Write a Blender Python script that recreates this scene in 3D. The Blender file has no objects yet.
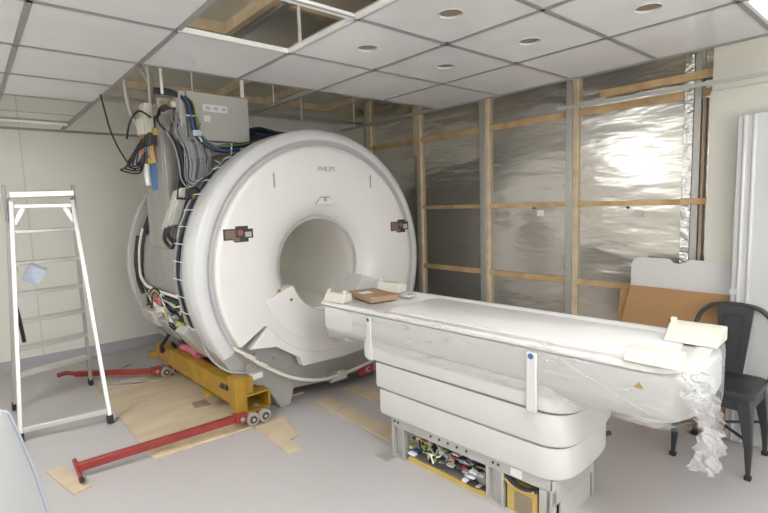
import bpy, bmesh, math, random
from mathutils import Vector, Matrix
random.seed(7)
C = bpy.context.scene.collection
PI = math.pi
def V(*a): return Vector(a)
# ------------------------------------------------------------------ materials
def mat(name, col, rough=.5, metal=0, spec=.5, noise=0, nscale=6, stretch=(1,1,1), bump=0, bscale=30, bstretch=None, coat=0, col2=None, emit=None, contrast=(.3,.7)):
    m = bpy.data.materials.new(name); m.use_nodes = True
    nt = m.node_tree; N = nt.nodes; L = nt.links
    b = N['Principled BSDF']
    b.inputs['Base Color'].default_value = (*col, 1); b.inputs['Roughness'].default_value = rough
    b.inputs['Metallic'].default_value = metal; b.inputs['Specular IOR Level'].default_value = spec
    b.inputs['Coat Weight'].default_value = coat
    if emit: b.inputs['Emission Color'].default_value = (*emit[0], 1); b.inputs['Emission Strength'].default_value = emit[1]
    if noise or bump: tc = N.new('ShaderNodeTexCoord')
    if noise:
        mp = N.new('ShaderNodeMapping'); mp.inputs['Scale'].default_value = stretch
        t = N.new('ShaderNodeTexNoise'); t.inputs['Scale'].default_value = nscale; t.inputs['Detail'].default_value = 5
        r = N.new('ShaderNodeValToRGB'); r.color_ramp.elements[0].position = contrast[0]; r.color_ramp.elements[1].position = contrast[1]
        c2 = col2 or tuple(c * (1 - noise) for c in col)
        r.color_ramp.elements[0].color = (*c2, 1); r.color_ramp.elements[1].color = (*col, 1)
        L.new(tc.outputs['Object'], mp.inputs[0]); L.new(mp.outputs[0], t.inputs[0]); L.new(t.outputs[0], r.inputs[0]); L.new(r.outputs[0], b.inputs['Base Color'])
    if bump:
        mp = N.new('ShaderNodeMapping'); mp.inputs['Scale'].default_value = bstretch or (1,1,1)
        t = N.new('ShaderNodeTexNoise'); t.inputs['Scale'].default_value = bscale; t.inputs['Detail'].default_value = 3
        bm_ = N.new('ShaderNodeBump'); bm_.inputs['Strength'].default_value = bump; bm_.inputs['Distance'].default_value = .02
        L.new(tc.outputs['Object'], mp.inputs[0]); L.new(mp.outputs[0], t.inputs[0]); L.new(t.outputs[0], bm_.inputs['Height']); L.new(bm_.outputs[0], b.inputs['Normal'])
    return m
def film(name, opac=.22, scale=14, stretch=(1,1,1), rough=.12, bstr=.7, pst=(1,1,1)):
    m = bpy.data.materials.new(name); m.use_nodes = True
    nt = m.node_tree; N = nt.nodes; L = nt.links
    out = N['Material Output']; b = N['Principled BSDF']
    b.inputs['Base Color'].default_value = (.86,.86,.86,1); b.inputs['Roughness'].default_value = rough; b.inputs['Specular IOR Level'].default_value = .8
    tr = N.new('ShaderNodeBsdfTransparent'); mx = N.new('ShaderNodeMixShader')
    tc = N.new('ShaderNodeTexCoord'); mp = N.new('ShaderNodeMapping'); mp.inputs['Scale'].default_value = stretch
    t = N.new('ShaderNodeTexNoise'); t.inputs['Scale'].default_value = scale; t.inputs['Detail'].default_value = 4; t.inputs['Distortion'].default_value = .6
    bp = N.new('ShaderNodeBump'); bp.inputs['Strength'].default_value = bstr; bp.inputs['Distance'].default_value = .03
    fr = N.new('ShaderNodeFresnel'); fr.inputs[0].default_value = 1.35
    ad = N.new('ShaderNodeMath'); ad.operation = 'ADD'; ad.inputs[1].default_value = opac; ad.use_clamp = True
    L.new(tc.outputs['Object'], mp.inputs[0]); L.new(mp.outputs[0], t.inputs[0]); L.new(t.outputs[0], bp.inputs['Height'])
    L.new(bp.outputs[0], b.inputs['Normal'])
    hf = N.new('ShaderNodeMath'); hf.operation = 'MULTIPLY'; hf.inputs[1].default_value = .6; L.new(fr.outputs[0], hf.inputs[0])
    mp2 = N.new('ShaderNodeMapping'); mp2.inputs['Scale'].default_value = pst; t2 = N.new('ShaderNodeTexNoise'); t2.inputs['Scale'].default_value = 9; t2.inputs['Detail'].default_value = 6; t2.inputs['Distortion'].default_value = 1.2
    rp = N.new('ShaderNodeMapRange'); rp.inputs[1].default_value = .56; rp.inputs[2].default_value = .74; rp.inputs[3].default_value = 0; rp.inputs[4].default_value = .38  # whitish patches paint the glints of crumpled film into its opacity
    a2 = N.new('ShaderNodeMath'); a2.operation = 'ADD'
    L.new(tc.outputs['Object'], mp2.inputs[0]); L.new(mp2.outputs[0], t2.inputs[0]); L.new(t2.outputs[0], rp.inputs[0]); L.new(rp.outputs[0], a2.inputs[0]); L.new(hf.outputs[0], a2.inputs[1]); L.new(a2.outputs[0], ad.inputs[0]); L.new(ad.outputs[0], mx.inputs[0]); L.new(tr.outputs[0], mx.inputs[1]); L.new(b.outputs[0], mx.inputs[2])
    L.new(mx.outputs[0], out.inputs[0])
    return m
M = dict(
 white=mat('white_plastic',(.78,.755,.725),.32,spec=.5),
 white_gloss=mat('white_gloss',(.70,.69,.67),.12,spec=.5,coat=.4),
 table=mat('table_white',(.63,.62,.59),.35),
 groove=mat('groove_grey',(.50,.50,.50),.45),
 band=mat('band_white',(.62,.615,.605),.32),
 bore=mat('bore_liner',(.90,.87,.78),.4),
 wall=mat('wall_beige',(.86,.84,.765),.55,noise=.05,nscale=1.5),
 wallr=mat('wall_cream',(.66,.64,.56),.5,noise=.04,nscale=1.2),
 skirt=mat('vinyl_skirting',(.45,.44,.45),.4),
 floor=mat('floor_vinyl',(.50,.47,.458),.36,spec=.45,noise=.06,nscale=1.6,bump=.02,bscale=250),
 tile=mat('ceiling_board',(.80,.795,.785),.13,spec=.5,noise=.06,nscale=5,bump=.05,bscale=5),
 grid=mat('grid_steel',(.33,.33,.325),.45,metal=.2),
 gridw=mat('grid_white',(.80,.80,.78),.4),
 slab=mat('plenum_foil',(.70,.66,.58),.45,metal=.3,bump=.3,bscale=3),
 foil=mat('aluminium_foil',(.63,.605,.555),.19,metal=.8,bump=.75,bscale=2.6,bstretch=(1,.7,2.4)),
 foil2=mat('crumpled_foil_tape',(.80,.80,.79),.22,metal=1,bump=.9,bscale=22),
 pine=mat('pine',(.66,.47,.25),.6,noise=.3,nscale=9,stretch=(1,1,1),col2=(.47,.30,.14)),
 pine2=mat('pine_pale',(.72,.58,.38),.6,noise=.25,nscale=12),
 ply=mat('plywood',(.64,.52,.36),.55,noise=.2,nscale=2.5,stretch=(1,3,1),bump=.05,bscale=40),
 card=mat('cardboard',(.40,.225,.10),.75,noise=.08,nscale=4),
 card2=mat('cardboard_pad',(.38,.24,.14),.7),
 board=mat('board_grey_white',(.62,.61,.58),.45),
 black=mat('black_metal',(.035,.037,.04),.38,spec=.5,noise=.2,nscale=7),
 cable=mat('black_cable',(.02,.021,.024),.45),
 grey_cable=mat('grey_cable',(.33,.34,.36),.45),
 blue=mat('blue_plastic',(.04,.12,.33),.4),
 green=mat('green_wire',(.14,.26,.05),.45),
 yellowg=mat('yellow_wire',(.62,.62,.12),.45),
 cream=mat('cream_foam',(.66,.635,.545),.7),
 ivory=mat('ivory_box',(.66,.62,.53),.5),
 copper=mat('copper_wire',(.50,.25,.14),.4),
 brass=mat('brass',(.55,.40,.12),.35,metal=.8),
 steel=mat('stainless',(.56,.54,.51),.38,metal=.4,noise=.25,nscale=3,bump=.05,bscale=6),
 steel2=mat('steel_plate',(.57,.55,.52),.4,metal=.3,noise=.2,nscale=4),
 alu=mat('ladder_aluminium',(.66,.65,.62),.36,metal=.5),
 alud=mat('alu_dull_shaded',(.48,.47,.44),.42,metal=.5),  # darker aluminium; on the ladder's rear stiles the tone paints in their shade
 steel3=mat('stainless_dull',(.40,.385,.355),.38,metal=.35,noise=.25,nscale=3),
 boxg=mat('cabinet_grey',(.55,.53,.49),.45,metal=.25),
 red=mat('red_paint',(.34,.045,.038),.42,noise=.25,nscale=9),
 redp=mat('red_plastic',(.50,.06,.07),.4),
 plug=mat('plug_dull_red',(.32,.09,.10),.5),
 pink=mat('pink_cloth',(.62,.16,.22),.75),
 yellow=mat('yellow_paint',(.44,.25,.025),.45,noise=.3,nscale=7),
 amber=mat('amber_housing',(.60,.42,.12),.35,noise=.2,nscale=8),
 rubber=mat('rubber',(.025,.025,.025),.7),
 wheel=mat('wheel_nylon',(.36,.33,.29),.5),
 label=mat('label_paper',(.80,.80,.80),.5),
 bluepaper=mat('tag_paper',(.55,.62,.75),.5,noise=.25,nscale=40),
 letter=mat('logo_grey',(.30,.30,.31),.4),
 dark=mat('recess_dark',(.05,.04,.035),.6),
 hole=mat('hole_brown',(.27,.21,.14),.7),
 brown=mat('connector_brown',(.20,.14,.11),.5),
 tube=mat('clear_tube',(.74,.72,.62),.3),
 conduit=mat('conduit_grey',(.46,.45,.42),.4,metal=.4),
 film=film('stretch_film',.035,7,(1,.7,3),.06,1.0,(1.2,.6,2.2)),
 film2=film('crumpled_film',.13,26,(1,1,1),.06,1.0),
)
# ------------------------------------------------------------------ mesh helpers
class MB:
    def __init__(s): s.bm = bmesh.new()
    def box(s, x0, x1, y0, y1, z0, z1):
        p = [s.bm.verts.new(q) for q in ((x0,y0,z0),(x1,y0,z0),(x1,y1,z0),(x0,y1,z0),(x0,y0,z1),(x1,y0,z1),(x1,y1,z1),(x0,y1,z1))]
        for f in ((3,2,1,0),(4,5,6,7),(0,1,5,4),(1,2,6,5),(2,3,7,6),(3,0,4,7)): s.bm.faces.new([p[i] for i in f])
        return s
    def hexa(s, pts):     # 4 bottom points (ccw) then 4 top points
        p = [s.bm.verts.new(q) for q in pts]
        for f in ((3,2,1,0),(4,5,6,7),(0,1,5,4),(1,2,6,5),(2,3,7,6),(3,0,4,7)): s.bm.faces.new([p[i] for i in f])
        return s
    def bar(s, a, b, w, h, up=(0,0,1)):   # rectangular bar between two points
        a, b = Vector(a), Vector(b); d = (b-a).normalized(); u = Vector(up)
        if abs(d.dot(u)) > .98: u = Vector((0,1,0))
        r = d.cross(u).normalized(); u = r.cross(d).normalized(); r *= w/2; u *= h/2
        return s.hexa([a-r-u, a+r-u, b+r-u, b-r-u, a-r+u, a+r+u, b+r+u, b-r+u])
    def tube(s, pts, r, n=8, r2=None, smooth=5, caps=True, closed=False):
        P = [Vector(p) for p in pts]
        if smooth > 1 and len(P) > 2:
            Q = []
            m = len(P)
            for i in range(m if closed else m-1):
                if closed: p0,p1,p2,p3 = P[i-1],P[i],P[(i+1)%m],P[(i+2)%m]
                else: p0,p1,p2,p3 = P[max(i-1,0)],P[i],P[i+1],P[min(i+2,m-1)]
                for k in range(smooth):
                    t = k/smooth
                    Q.append(.5*((2*p1)+(p2-p0)*t+(2*p0-5*p1+4*p2-p3)*t*t+(3*p1-p0-3*p2+p3)*t**3))
            if not closed: Q.append(P[-1])
            P = Q
        rings = []; u = None; m = len(P)
        for i, p in enumerate(P):
            d = (P[(i+1)%m]-P[i-1]) if closed else (P[min(i+1,m-1)]-P[max(i-1,0)])
            d.normalize()
            if u is None:
                u = d.orthogonal().normalized()
            u = (u - d*u.dot(d))
            if u.length < 1e-6: u = d.orthogonal()
            u.normalize(); w = d.cross(u)
            rr = r if r2 is None else r+(r2-r)*i/max(1,m-1)
            rings.append([s.bm.verts.new(p+(u*math.cos(2*PI*k/n)+w*math.sin(2*PI*k/n))*rr) for k in range(n)])
        for i in range(m if closed else m-1):
            A, B = rings[i], rings[(i+1)%m]
            for k in range(n): s.bm.faces.new((A[k],A[(k+1)%n],B[(k+1)%n],B[k]))
        if caps and not closed:
            s.bm.faces.new(rings[0][::-1]); s.bm.faces.new(rings[-1])
        return s
    def rings(s, loops, close=True, cap0=False, cap1=False):
        R = [[s.bm.verts.new(p) for p in l] for l in loops]; n = len(R[0])
        for A, B in zip(R, R[1:]):
            for k in range(n if close else n-1): s.bm.faces.new((A[k],A[(k+1)%n],B[(k+1)%n],B[k]))
        if cap0: s.bm.faces.new(R[0][::-1])
        if cap1: s.bm.faces.new(R[-1])
        return s
    def prism(s, poly, f0, f1):   # poly of 2-D points, f0/f1 map a 2-D point to 3-D
        A = [s.bm.verts.new(f0(*p)) for p in poly]; B = [s.bm.verts.new(f1(*p)) for p in poly]; n = len(poly)
        for k in range(n): s.bm.faces.new((A[k],A[(k+1)%n],B[(k+1)%n],B[k]))
        s.bm.faces.new(A[::-1]); s.bm.faces.new(B); return s
    def cyl(s, a, b, r, n=20, r2=None): return s.tube([a,b], r, n, r2, smooth=1)
    def build(s, name, m, parent=None, bevel=0, smooth=35, seg=2, solid=0):
        bm = s.bm; bmesh.ops.recalc_face_normals(bm, faces=bm.faces[:])
        me = bpy.data.meshes.new(name); 
        for f in bm.faces: f.smooth = True
        lim = math.radians(smooth)
        for e in bm.edges:
            if len(e.link_faces) == 2 and e.calc_face_angle(0) > lim: e.smooth = False
        bm.to_mesh(me); bm.free()
        o = bpy.data.objects.new(name, me); C.objects.link(o); me.materials.append(M[m] if isinstance(m,str) else m)
        if parent: o.parent = parent
        if bevel:
            b = o.modifiers.new('bevel','BEVEL'); b.width = bevel; b.segments = seg; b.limit_method = 'ANGLE'; b.angle_limit = math.radians(40); b.harden_normals = False
        if solid:
            b = o.modifiers.new('solid','SOLIDIFY'); b.thickness = solid; b.offset = 0
        return o
def tag(o, label=None, cat=None, group=None, kind=None):
    if label: o['label'] = label
    if cat: o['category'] = cat
    if group: o['group'] = group
    if kind: o['kind'] = kind
    return o
def thing(name, label, cat, loc=(0,0,0), rz=0, group=None):
    o = bpy.data.objects.new(name, None); C.objects.link(o); o.location = loc; o.rotation_euler = (0,0,rz); o.empty_display_size = .1
    return tag(o, label, cat, group)
def struct(name, mb, m, parent=None, **k):
    o = mb.build(name, m, parent, **k)
    if not parent: o['kind'] = 'structure'
    return o
def text(name, s, size, m, parent, loc, rot, extrude=.001):
    cu = bpy.data.curves.new(name, 'FONT'); cu.body = s; cu.size = size; cu.extrude = extrude; cu.align_x = 'CENTER'; cu.align_y = 'CENTER'
    t = bpy.data.objects.new(name+'_c', cu); C.objects.link(t)
    dg = bpy.context.evaluated_depsgraph_get(); me = bpy.data.meshes.new_from_object(t.evaluated_get(dg))
    bpy.data.objects.remove(t)
    o = bpy.data.objects.new(name, me); C.objects.link(o); me.materials.clear(); me.materials.append(M[m]); o.parent = parent; o.location = loc; o.rotation_euler = rot
    return o

# ------------------------------------------------------------------ camera
cam = bpy.data.cameras.new('camera'); co = bpy.data.objects.new('camera', cam); C.objects.link(co)
F, YAW, PIT, ROL = 484.70, .860159, .107483, .031969
f = V(math.cos(PIT)*math.cos(YAW), math.cos(PIT)*math.sin(YAW), -math.sin(PIT)); rt = V(math.sin(YAW), -math.cos(YAW), 0); dn = f.cross(rt)
c, s_ = math.cos(ROL), math.sin(ROL)
X_, Y_ = rt*c+dn*s_, -(-rt*s_+dn*c)
co.matrix_world = Matrix(((X_.x,Y_.x,-f.x,0),(X_.y,Y_.y,-f.y,0),(X_.z,Y_.z,-f.z,1.5),(0,0,0,1)))
cam.lens = F/768*36; cam.sensor_width = 36; cam.clip_start = .02
bpy.context.scene.camera = co

# ------------------------------------------------------------------ room
CZ = 2.316; TOP = 2.66
XL, YN, YW, XA = -1.8, -1.9, 5.81, 3.62
struct('floor', MB().box(XL,4.3,YN,YW+.1,-.05,0), 'floor')
w = MB().box(XL,4.3,YW,YW+.1,0,TOP); wb = struct('wall_back', w, 'wall')
sm = MB()
for x in (-.72,.48,1.68,2.88): sm.box(x-.005,x+.005,YW-.0015,YW+.01,.1,TOP)
struct('panel_seam', sm, mat('seam',(.68,.66,.59),.55), wb)
sk = MB()
prof = [(0,.115),(-.006,.115),(-.008,.03),(-.025,.008),(-.06,.002),(-.06,0),(0,0)]
sk.prism([(p[0],p[1]) for p in prof], lambda a,b: (XL,YW+a,b), lambda a,b: (4.13,YW+a,b)); struct('baseboard_back', sk, 'skirt')
struct('wall_left', MB().box(XL-.1,XL,YN,YW+.1,0,TOP), 'wall')
struct('wall_front', MB().box(XL-.1,4.3,YN-.1,YN,0,TOP), 'wallr')
struct('wall_recess', MB().box(4.13,4.23,4.4,YW,0,TOP).box(XA+.06,4.13,4.36,4.42,0,TOP), 'wall')
# right partition: foil sheet with studs and rails
wr = struct('wall_right', MB().box(XA,XA+.06,.6,4.42,0,TOP), 'foil')
def stud(y0,y1,z0,z1,x0,x1,m='pine2',n='stud'): MB().box(x0,x1,y0,y1,z0,z1).build(n,m,wr,bevel=.003)
stud(4.34,4.42,0,TOP,3.585,XA); stud(4.425,4.45,0,TOP,3.585,XA,'grid','metal_channel')
stud(3.55,3.60,0,TOP,3.585,XA); stud(3.605,3.66,1.98,TOP,3.595,XA); stud(3.605,3.63,0,1.98,3.59,XA,'grid','metal_channel')
stud(2.70,2.733,0,TOP,3.585,XA); stud(2.735,2.795,0,TOP,3.58,XA,'alud','metal_channel')
stud(1.872,1.905,0,TOP,3.585,XA); stud(1.907,1.96,0,TOP,3.58,XA,'alud','metal_channel')
stud(1.095,1.15,0,TOP,3.59,XA,'foil2','foil_strip'); stud(1.05,1.09,0,TOP,3.58,XA,'alud','metal_channel'); stud(1.025,1.045,0,2.10,3.59,XA,mat('pine_dark',(.50,.37,.25),.6),'stud')
ys = [(3.66,4.34),(2.795,3.55),(1.96,2.70),(1.15,1.872)]
for z,zt in ((2.115,.05),(1.435,.036),(.825,.045)):
    for i,(a,b) in enumerate(ys):
        if z == 2.115 or i > 0: stud(a,b,z,z+zt,3.60,XA,'pine','rail')
stud(1.0,1.15,2.115,2.16,3.60,XA,'pine','rail'); stud(.99,1.15,1.435,1.475,3.565,3.58,'pine','rail')
stud(.95,1.69,2.215,2.265,3.555,3.58,'pine','rail')
for y,z,n_ in ((2.20,1.385,'label'),(1.42,1.375,'steel2'),(2.26,1.43,'dark'),(1.50,1.42,'dark')):
    h = .02 if n_ in ('label','steel2') else .007
    MB().box(XA-.002,XA,y-h*1.6,y+h*1.6,z-h*1.2,z+h*1.2).build('sticker',n_,wr)
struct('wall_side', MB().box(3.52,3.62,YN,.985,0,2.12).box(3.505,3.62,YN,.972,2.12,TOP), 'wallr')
# suspended ceiling boards
GX = [-1.52,-.92,-.32,.27,.82,1.40,1.99,2.61,3.26]; GY = [-1.74,-1.15,-.55,.05,.64,1.2,1.755,2.35,2.98,3.59,4.2,4.82,5.33]
holes = [(1.70,1.475),(1.695,2.05),(2.30,2.045),(2.32,1.478),(2.365,.912)]
lights = [(7,3),(4,3),(4,2),(1,2),(1,4),(1,6),(7,0),(4,0),(1,0),(1,8)]
power = [1.6,18,14,5,8,15,4,6,4,24]
opens = [(4,4),(4,5),(4,6)]
cm = MB(); hm = MB()
for i in range(len(GX)-1):
    for j in range(len(GY)-1):
        if (i,j) in lights or (i,j) in opens: continue
        if i >= 4 and j >= 8: continue
        if j >= 10: continue
        x0,x1,y0,y1 = GX[i]+.002,GX[i+1]-.002,GY[j]+.002,GY[j+1]-.002
        hs = [h for h in holes if x0<h[0]<x1 and y0<h[1]<y1]
        if not hs: cm.box(x0,x1,y0,y1,CZ+.004,CZ+.018); continue
        hx,hy = hs[0]; n = 40; ou = []; inn = []
        for k in range(n):
            a = 2*PI*(k+.5)/n; dx,dy = math.cos(a),math.sin(a)
            t = min((x1-hx)/dx if dx>0 else (x0-hx)/dx if dx<0 else 9, (y1-hy)/dy if dy>0 else (y0-hy)/dy if dy<0 else 9)
            ou.append((hx+dx*t,hy+dy*t)); inn.append((hx+dx*.055,hy+dy*.055))
        cm.rings([[(*p,CZ+.018) for p in ou],[(*p,CZ+.004) for p in ou],[(*p,CZ+.004) for p in inn],[(*p,CZ+.018) for p in inn],[(*p,CZ+.018) for p in ou]])
ce = struct('ceiling', cm, 'tile')
for hx,hy in holes:
    MB().cyl((hx,hy,CZ+.012),(hx,hy,CZ+.017),.058,24).build('hole_backing','hole',ce)
    r = MB(); cir = lambda R,z: [(hx+R*math.cos(2*PI*k/32),hy+R*math.sin(2*PI*k/32),z) for k in range(32)]
    r.rings([cir(.054,CZ+.012),cir(.054,CZ+.002),cir(.058,CZ+.002),cir(.058,CZ+.012)]).build('hole_rim','tile',ce)
g = MB()
for x in GX[:-1]:
    y1 = YW if x < 1 else 2.98
    if x > 1.9 and x < 2.1: y1 = YW
    g.box(x-.012,x+.012,YN,y1,CZ-.001,CZ+.003).box(x-.002,x+.002,YN,y1,CZ+.003,CZ+.035)
for j,y in enumerate(GY[:-1]):
    x1 = 3.26 if y < 3 else .82
    g.box(XL,x1,y-.012,y+.012,CZ-.001,CZ+.0025)
g.box(XL,.82,5.32,5.345,CZ-.001,CZ+.03)
struct('trim_1', g, 'grid')
struct('trim_2', MB().box(3.248,3.272,YN,4.45,CZ-.004,CZ+.02), 'grid')
struct('trim_3', MB().box(XL,3.3,YW-.025,YW,CZ-.004,CZ-.001).box(XL,3.3,YW-.004,YW,CZ-.004,CZ+.02), 'grid')
gw = MB()   # white edge angles round the openings
for a,b,cc,d in ((.82,1.40,2.335,2.35),(1.385,1.40,1.2,2.35),(.82,1.40,1.755,1.773)): gw.box(a,b,cc,d,CZ-.002,CZ+.02)
struct('trim_4', gw, 'gridw')
struct('trim_5', MB().box(XL,.80,5.30,5.325,CZ-.012,CZ+.01), 'gridw')
struct('trim_6', MB().bar((3.40,1.925,2.158),(3.40,.60,2.145),.012,.022), 'alud')
hg = MB()
for x,y in ((2.58,4.16),(1.35,3.65),(3.245,4.19),(1.99,3.62)): hg.box(x-.004,x+.004,y-.004,y+.004,CZ,TOP)
hg.box(1.63,1.655,3.45,3.46,CZ-.0,TOP).box(1.08,1.10,2.05,2.06,CZ+.15,TOP).box(1.387,1.399,2.22,2.23,CZ,TOP).box(1.10,1.116,3.55,3.562,CZ-.02,TOP).box(1.12,1.132,3.9,3.91,CZ-.3,TOP)
struct('trim_7', hg, 'gridw')
# space above: foil slab with pine framing
struct('ceiling_upper', MB().box(XL,4.3,YN,YW+.1,TOP,TOP+.05), 'slab')
fr = MB(); z0 = TOP-.065
for y,a,b in ((3.05,.80,1.395),(2.45,1.40,2.0),(1.5,-1.0,4.1),(4.82,.5,4.12),(3.10,1.9,3.5)): fr.box(a,b,y-.022,y+.022,z0,TOP)
for x,a,b in ((1.375,1.52,3.03),(2.03,3.12,4.80),(2.56,3.12,4.80),(3.3,3.12,4.80),(.3,1.52,4.80),(2.4,1.52,3.08)): fr.box(x-.022,x+.022,a,b,z0,TOP)
struct('trim_8', fr, 'pine2')
struct('trim_9', MB().box(1.415,1.455,1.52,3.2,TOP-.075,TOP-.045).box(.6,4.1,4.98,5.01,TOP-.14,TOP-.11), 'alud')

# ceiling lights (out of the photo's frame but for one corner); left-wall row added to light the back-left walls
def ceiling_light(i, j, label):
    x0,x1,y0,y1 = GX[i]+.012,GX[i+1]-.012,GY[j]+.012,GY[j+1]-.012
    t = thing('ceiling_light', label, 'ceiling light', ((x0+x1)/2,(y0+y1)/2,CZ-.001))
    a,b = (x1-x0)/2,(y1-y0)/2
    MB().box(-a,a,-b,-b+.015,0,.03).box(-a,a,b-.015,b,0,.03).box(-a,-a+.015,-b+.015,b-.015,0,.03).box(a-.015,a,-b+.015,b-.015,0,.03).build('frame','gridw',t)
    MB().box(-a+.015,a-.015,-b+.015,b-.015,.006,.012).build('diffuser',mat('lamp_diffuser',(.9,.9,.9),.5,emit=((.96,.98,1),power[lights.index((i,j))])),t)
    return t
for k,(i,j) in enumerate(lights):
    ceiling_light(i,j,'square ceiling light panel at the right end of the ceiling by the cream wall' if k == 0 else ['','brightest square ceiling light panel, over the floor left of the patient table','square ceiling light panel next to the brightest one, nearer the front wall','added ceiling fill light panel near the left wall, level with the camera','added ceiling fill light panel near the left wall, one bay beyond the camera','added ceiling fill light panel near the left wall beside the foreground cover','square ceiling light panel in the right front corner','square ceiling light panel at the middle of the front wall','added ceiling fill light panel in the left front corner','added ceiling fill light panel near the left wall beside the stepladder'][k])

# fill light: two glowing panels added on unseen walls to brighten the room
def window(n, x0,x1,y0,y1,z0,z1, axis):
    o = struct('window_%d'%n, MB().box(x0,x1,y0,y1,z0,z1), mat('fill_glow_%d'%n,(.9,.9,.9),.5,emit=((.96,.98,1),WS[n-1])))
    m_ = MB()
    if axis == 'x':
        for a,b,c1,d in ((y0-.06,y0,z0-.06,z1+.06),(y1,y1+.06,z0-.06,z1+.06),(y0,y1,z0-.06,z0),(y0,y1,z1,z1+.06),((y0+y1)/2-.03,(y0+y1)/2+.03,z0,z1)): m_.box(XL,XL+.05,a,b,c1,d)
    else:
        for a,b,c1,d in ((x0-.06,x0,z0-.06,z1+.06),(x1,x1+.06,z0-.06,z1+.06),(x0,x1,z0-.06,z0),(x0,x1,z1,z1+.06),((x0+x1)/2-.03,(x0+x1)/2+.03,z0,z1)): m_.box(a,b,YN,YN+.05,c1,d)
    m_.build('window_frame','gridw',o)
WS = (4.0,4.5)
window(1,-.6,2.4,YN,YN+.02,.7,2.1,'y')
window(2,XL,XL+.02,2.9,3.9,1.78,2.06,'x')

# ------------------------------------------------------------------ scanner
ZC = 1.045
mg = thing('mri_scanner','large white ring-shaped scanner magnet with open bore and uncovered cabling on its left side','medical scanner',(2.105,3.1,0),.03)
def cpt(R,a,t,dz=0): return (R*math.cos(a), t, ZC+R*math.sin(a)+dz)
D = math.radians
# face cover: front lathe; below, only the inner part down to the round seam
def lathe_arc(prof, a0, a1, n): return [[cpt(r,a0+(a1-a0)*k/n,t) for k in range(n+1)] for r,t in prof]
fp = [(.350,.32),(.350,.27),(.356,.21),(.372,.145),(.402,.09),(.45,.045),(.515,.017),(.59,.003),(.68,-.002)]
m = MB(); m.rings(lathe_arc(fp, D(-32.5), D(327.5), 144), close=False)
m.rings(lathe_arc([(.68,-.002),(.78,-.002),(.87,0),(.897,.004),(.905,.015),(.908,.05)], D(-32.5), D(212.5), 98), close=False)
bmesh.ops.remove_doubles(m.bm, verts=m.bm.verts[:], dist=.0004)
m.build('face_cover','white',mg,smooth=50)
MB().rings(lathe_arc([(.908,.05),(.925,.055),(.93,.05),(.952,.022)], D(-32.5), D(212.5), 98), close=False).build('rim_groove','groove',mg,smooth=50)
MB().rings(lathe_arc([(.952,.022),(.965,.018),(.992,.022),(1.02,.034),(1.03,.05),(1.032,.14),(1.032,.235),(1.025,.245),(.94,.245)], D(-32.5), D(212.5), 98), close=False).build('rim_band','band',mg,smooth=50)
MB().rings(lathe_arc([(.350,1.42),(.350,.29)], 0, 2*PI, 72), close=False).build('bore_liner','bore',mg,smooth=50)
# lower cover
lc = [(-.70,.535),(-.50,.51),(-.31,.385),(-.285,.315),(.10,.30),(.33,.31),(.45,.36),(.70,.535)]
arc = [(.665*math.cos(a), ZC+.665*math.sin(a)) for a in [D(-33.5+(-113)*k/28) for k in range(29)]]
poly = lc + arc
m = MB(); m.prism(poly, lambda x,z: (x,.06,z), lambda x,z: (x,-.014,z)); m.build('lower_cover','white',mg,bevel=.006)
# docking apron at the lower edge of the bore
m = MB()
a_ = lambda R,k: (R*math.cos(D(-19-142*k/28)), ZC+R*math.sin(D(-19-142*k/28)))
ap = [a_(.351,k) for k in range(29)]+[a_(.58,28-k) for k in range(29)]
m.prism(ap, lambda x,z: (x,.20,z), lambda x,z: (x,-.003,z)); m.build('docking_apron','white',mg,bevel=.005,seg=3)
MB().tube([(x,-.002,z) for x,z in [a_(.351,k) for k in range(14,29)]],.0035,6,smooth=2).build('apron_seam','groove',mg)
m = MB().prism([(-.24,.74),(.24,.74)]+[(.35*math.cos(D(-60-60*k/12)),ZC+.35*math.sin(D(-60-60*k/12))) for k in range(13)], lambda x,z: (x,.0,z), lambda x,z: (x,1.3,z)); m.build('bore_bridge','bore',mg,bevel=.01)
for q in ((-.45,.91),(-.355,.83)): MB().cyl((q[0],-.008,q[1]),(q[0],.0,q[1]),.012,12).build('sensor_dot','brass',mg)
# sockets, slits, plate, lettering
def socket(s0,s1,z0,z1,flip):
    o = MB().prism([(s0,z0+.005),(s0+.075,z0+.005),(s0+.075,z0-.012),(s1-.035,z0-.012),(s1-.035,z0+.012),(s1,z0+.012),(s1,z1-.01),(s1-.035,z1-.01),(s1-.035,z1+.01),(s0+.085,z1+.01),(s0+.085,z1-.006),(s0,z1-.006)], lambda x,z:(x,-.004,z), lambda x,z:(x,.0,z)).build('socket_dark_plate','dark',mg)  # flat dark plate; its colour paints the shade of a cut-out
    w_ = s1-s0
    MB().box(s0+.01,s0+.4*w_,-.007,-.003,z0+.012,z1-.014).build('connector','brown' ,o,bevel=.002)
    MB().cyl((s0+.55*w_,-.012,(z0+z1)/2+.008),(s0+.55*w_,-.003,(z0+z1)/2+.008),.02,14).build('plug','plug',o)
    MB().box(s0+.72*w_,s1-.012,-.007,-.003,z0+.02,z1-.03).build('connector','steel',o,bevel=.002)
    MB().box(s0+.3*w_,s0+.52*w_,-.007,-.003,z0-.004,z0+.02).build('connector','brown',o)
socket(-.835,-.625,1.29,1.375,0)
socket(.665,.875,1.262,1.352,1)
for x in (-.44,.45): MB().box(x-.005,x+.005,-.005,.0,1.64,1.74).build('slit','letter',mg)
o = MB().prism([(-.10,1.512),(.06,1.512),(.035,1.565),(-.05,1.565)], lambda x,z:(x,-.006,z), lambda x,z:(x,.006,z)).build('sensor_plate','white_gloss',mg,bevel=.003)
MB().cyl((-.012,-.012,1.545),(-.012,-.004,1.545),.012,12).build('sensor_dot','brass',o); MB().box(-.05,.03,-.008,-.004,1.56,1.568).build('plate_edge','letter',o)
text('lettering','PHILIPS',.05,'letter',mg,(.013,-.003,1.778),(PI/2,0,0))
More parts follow.
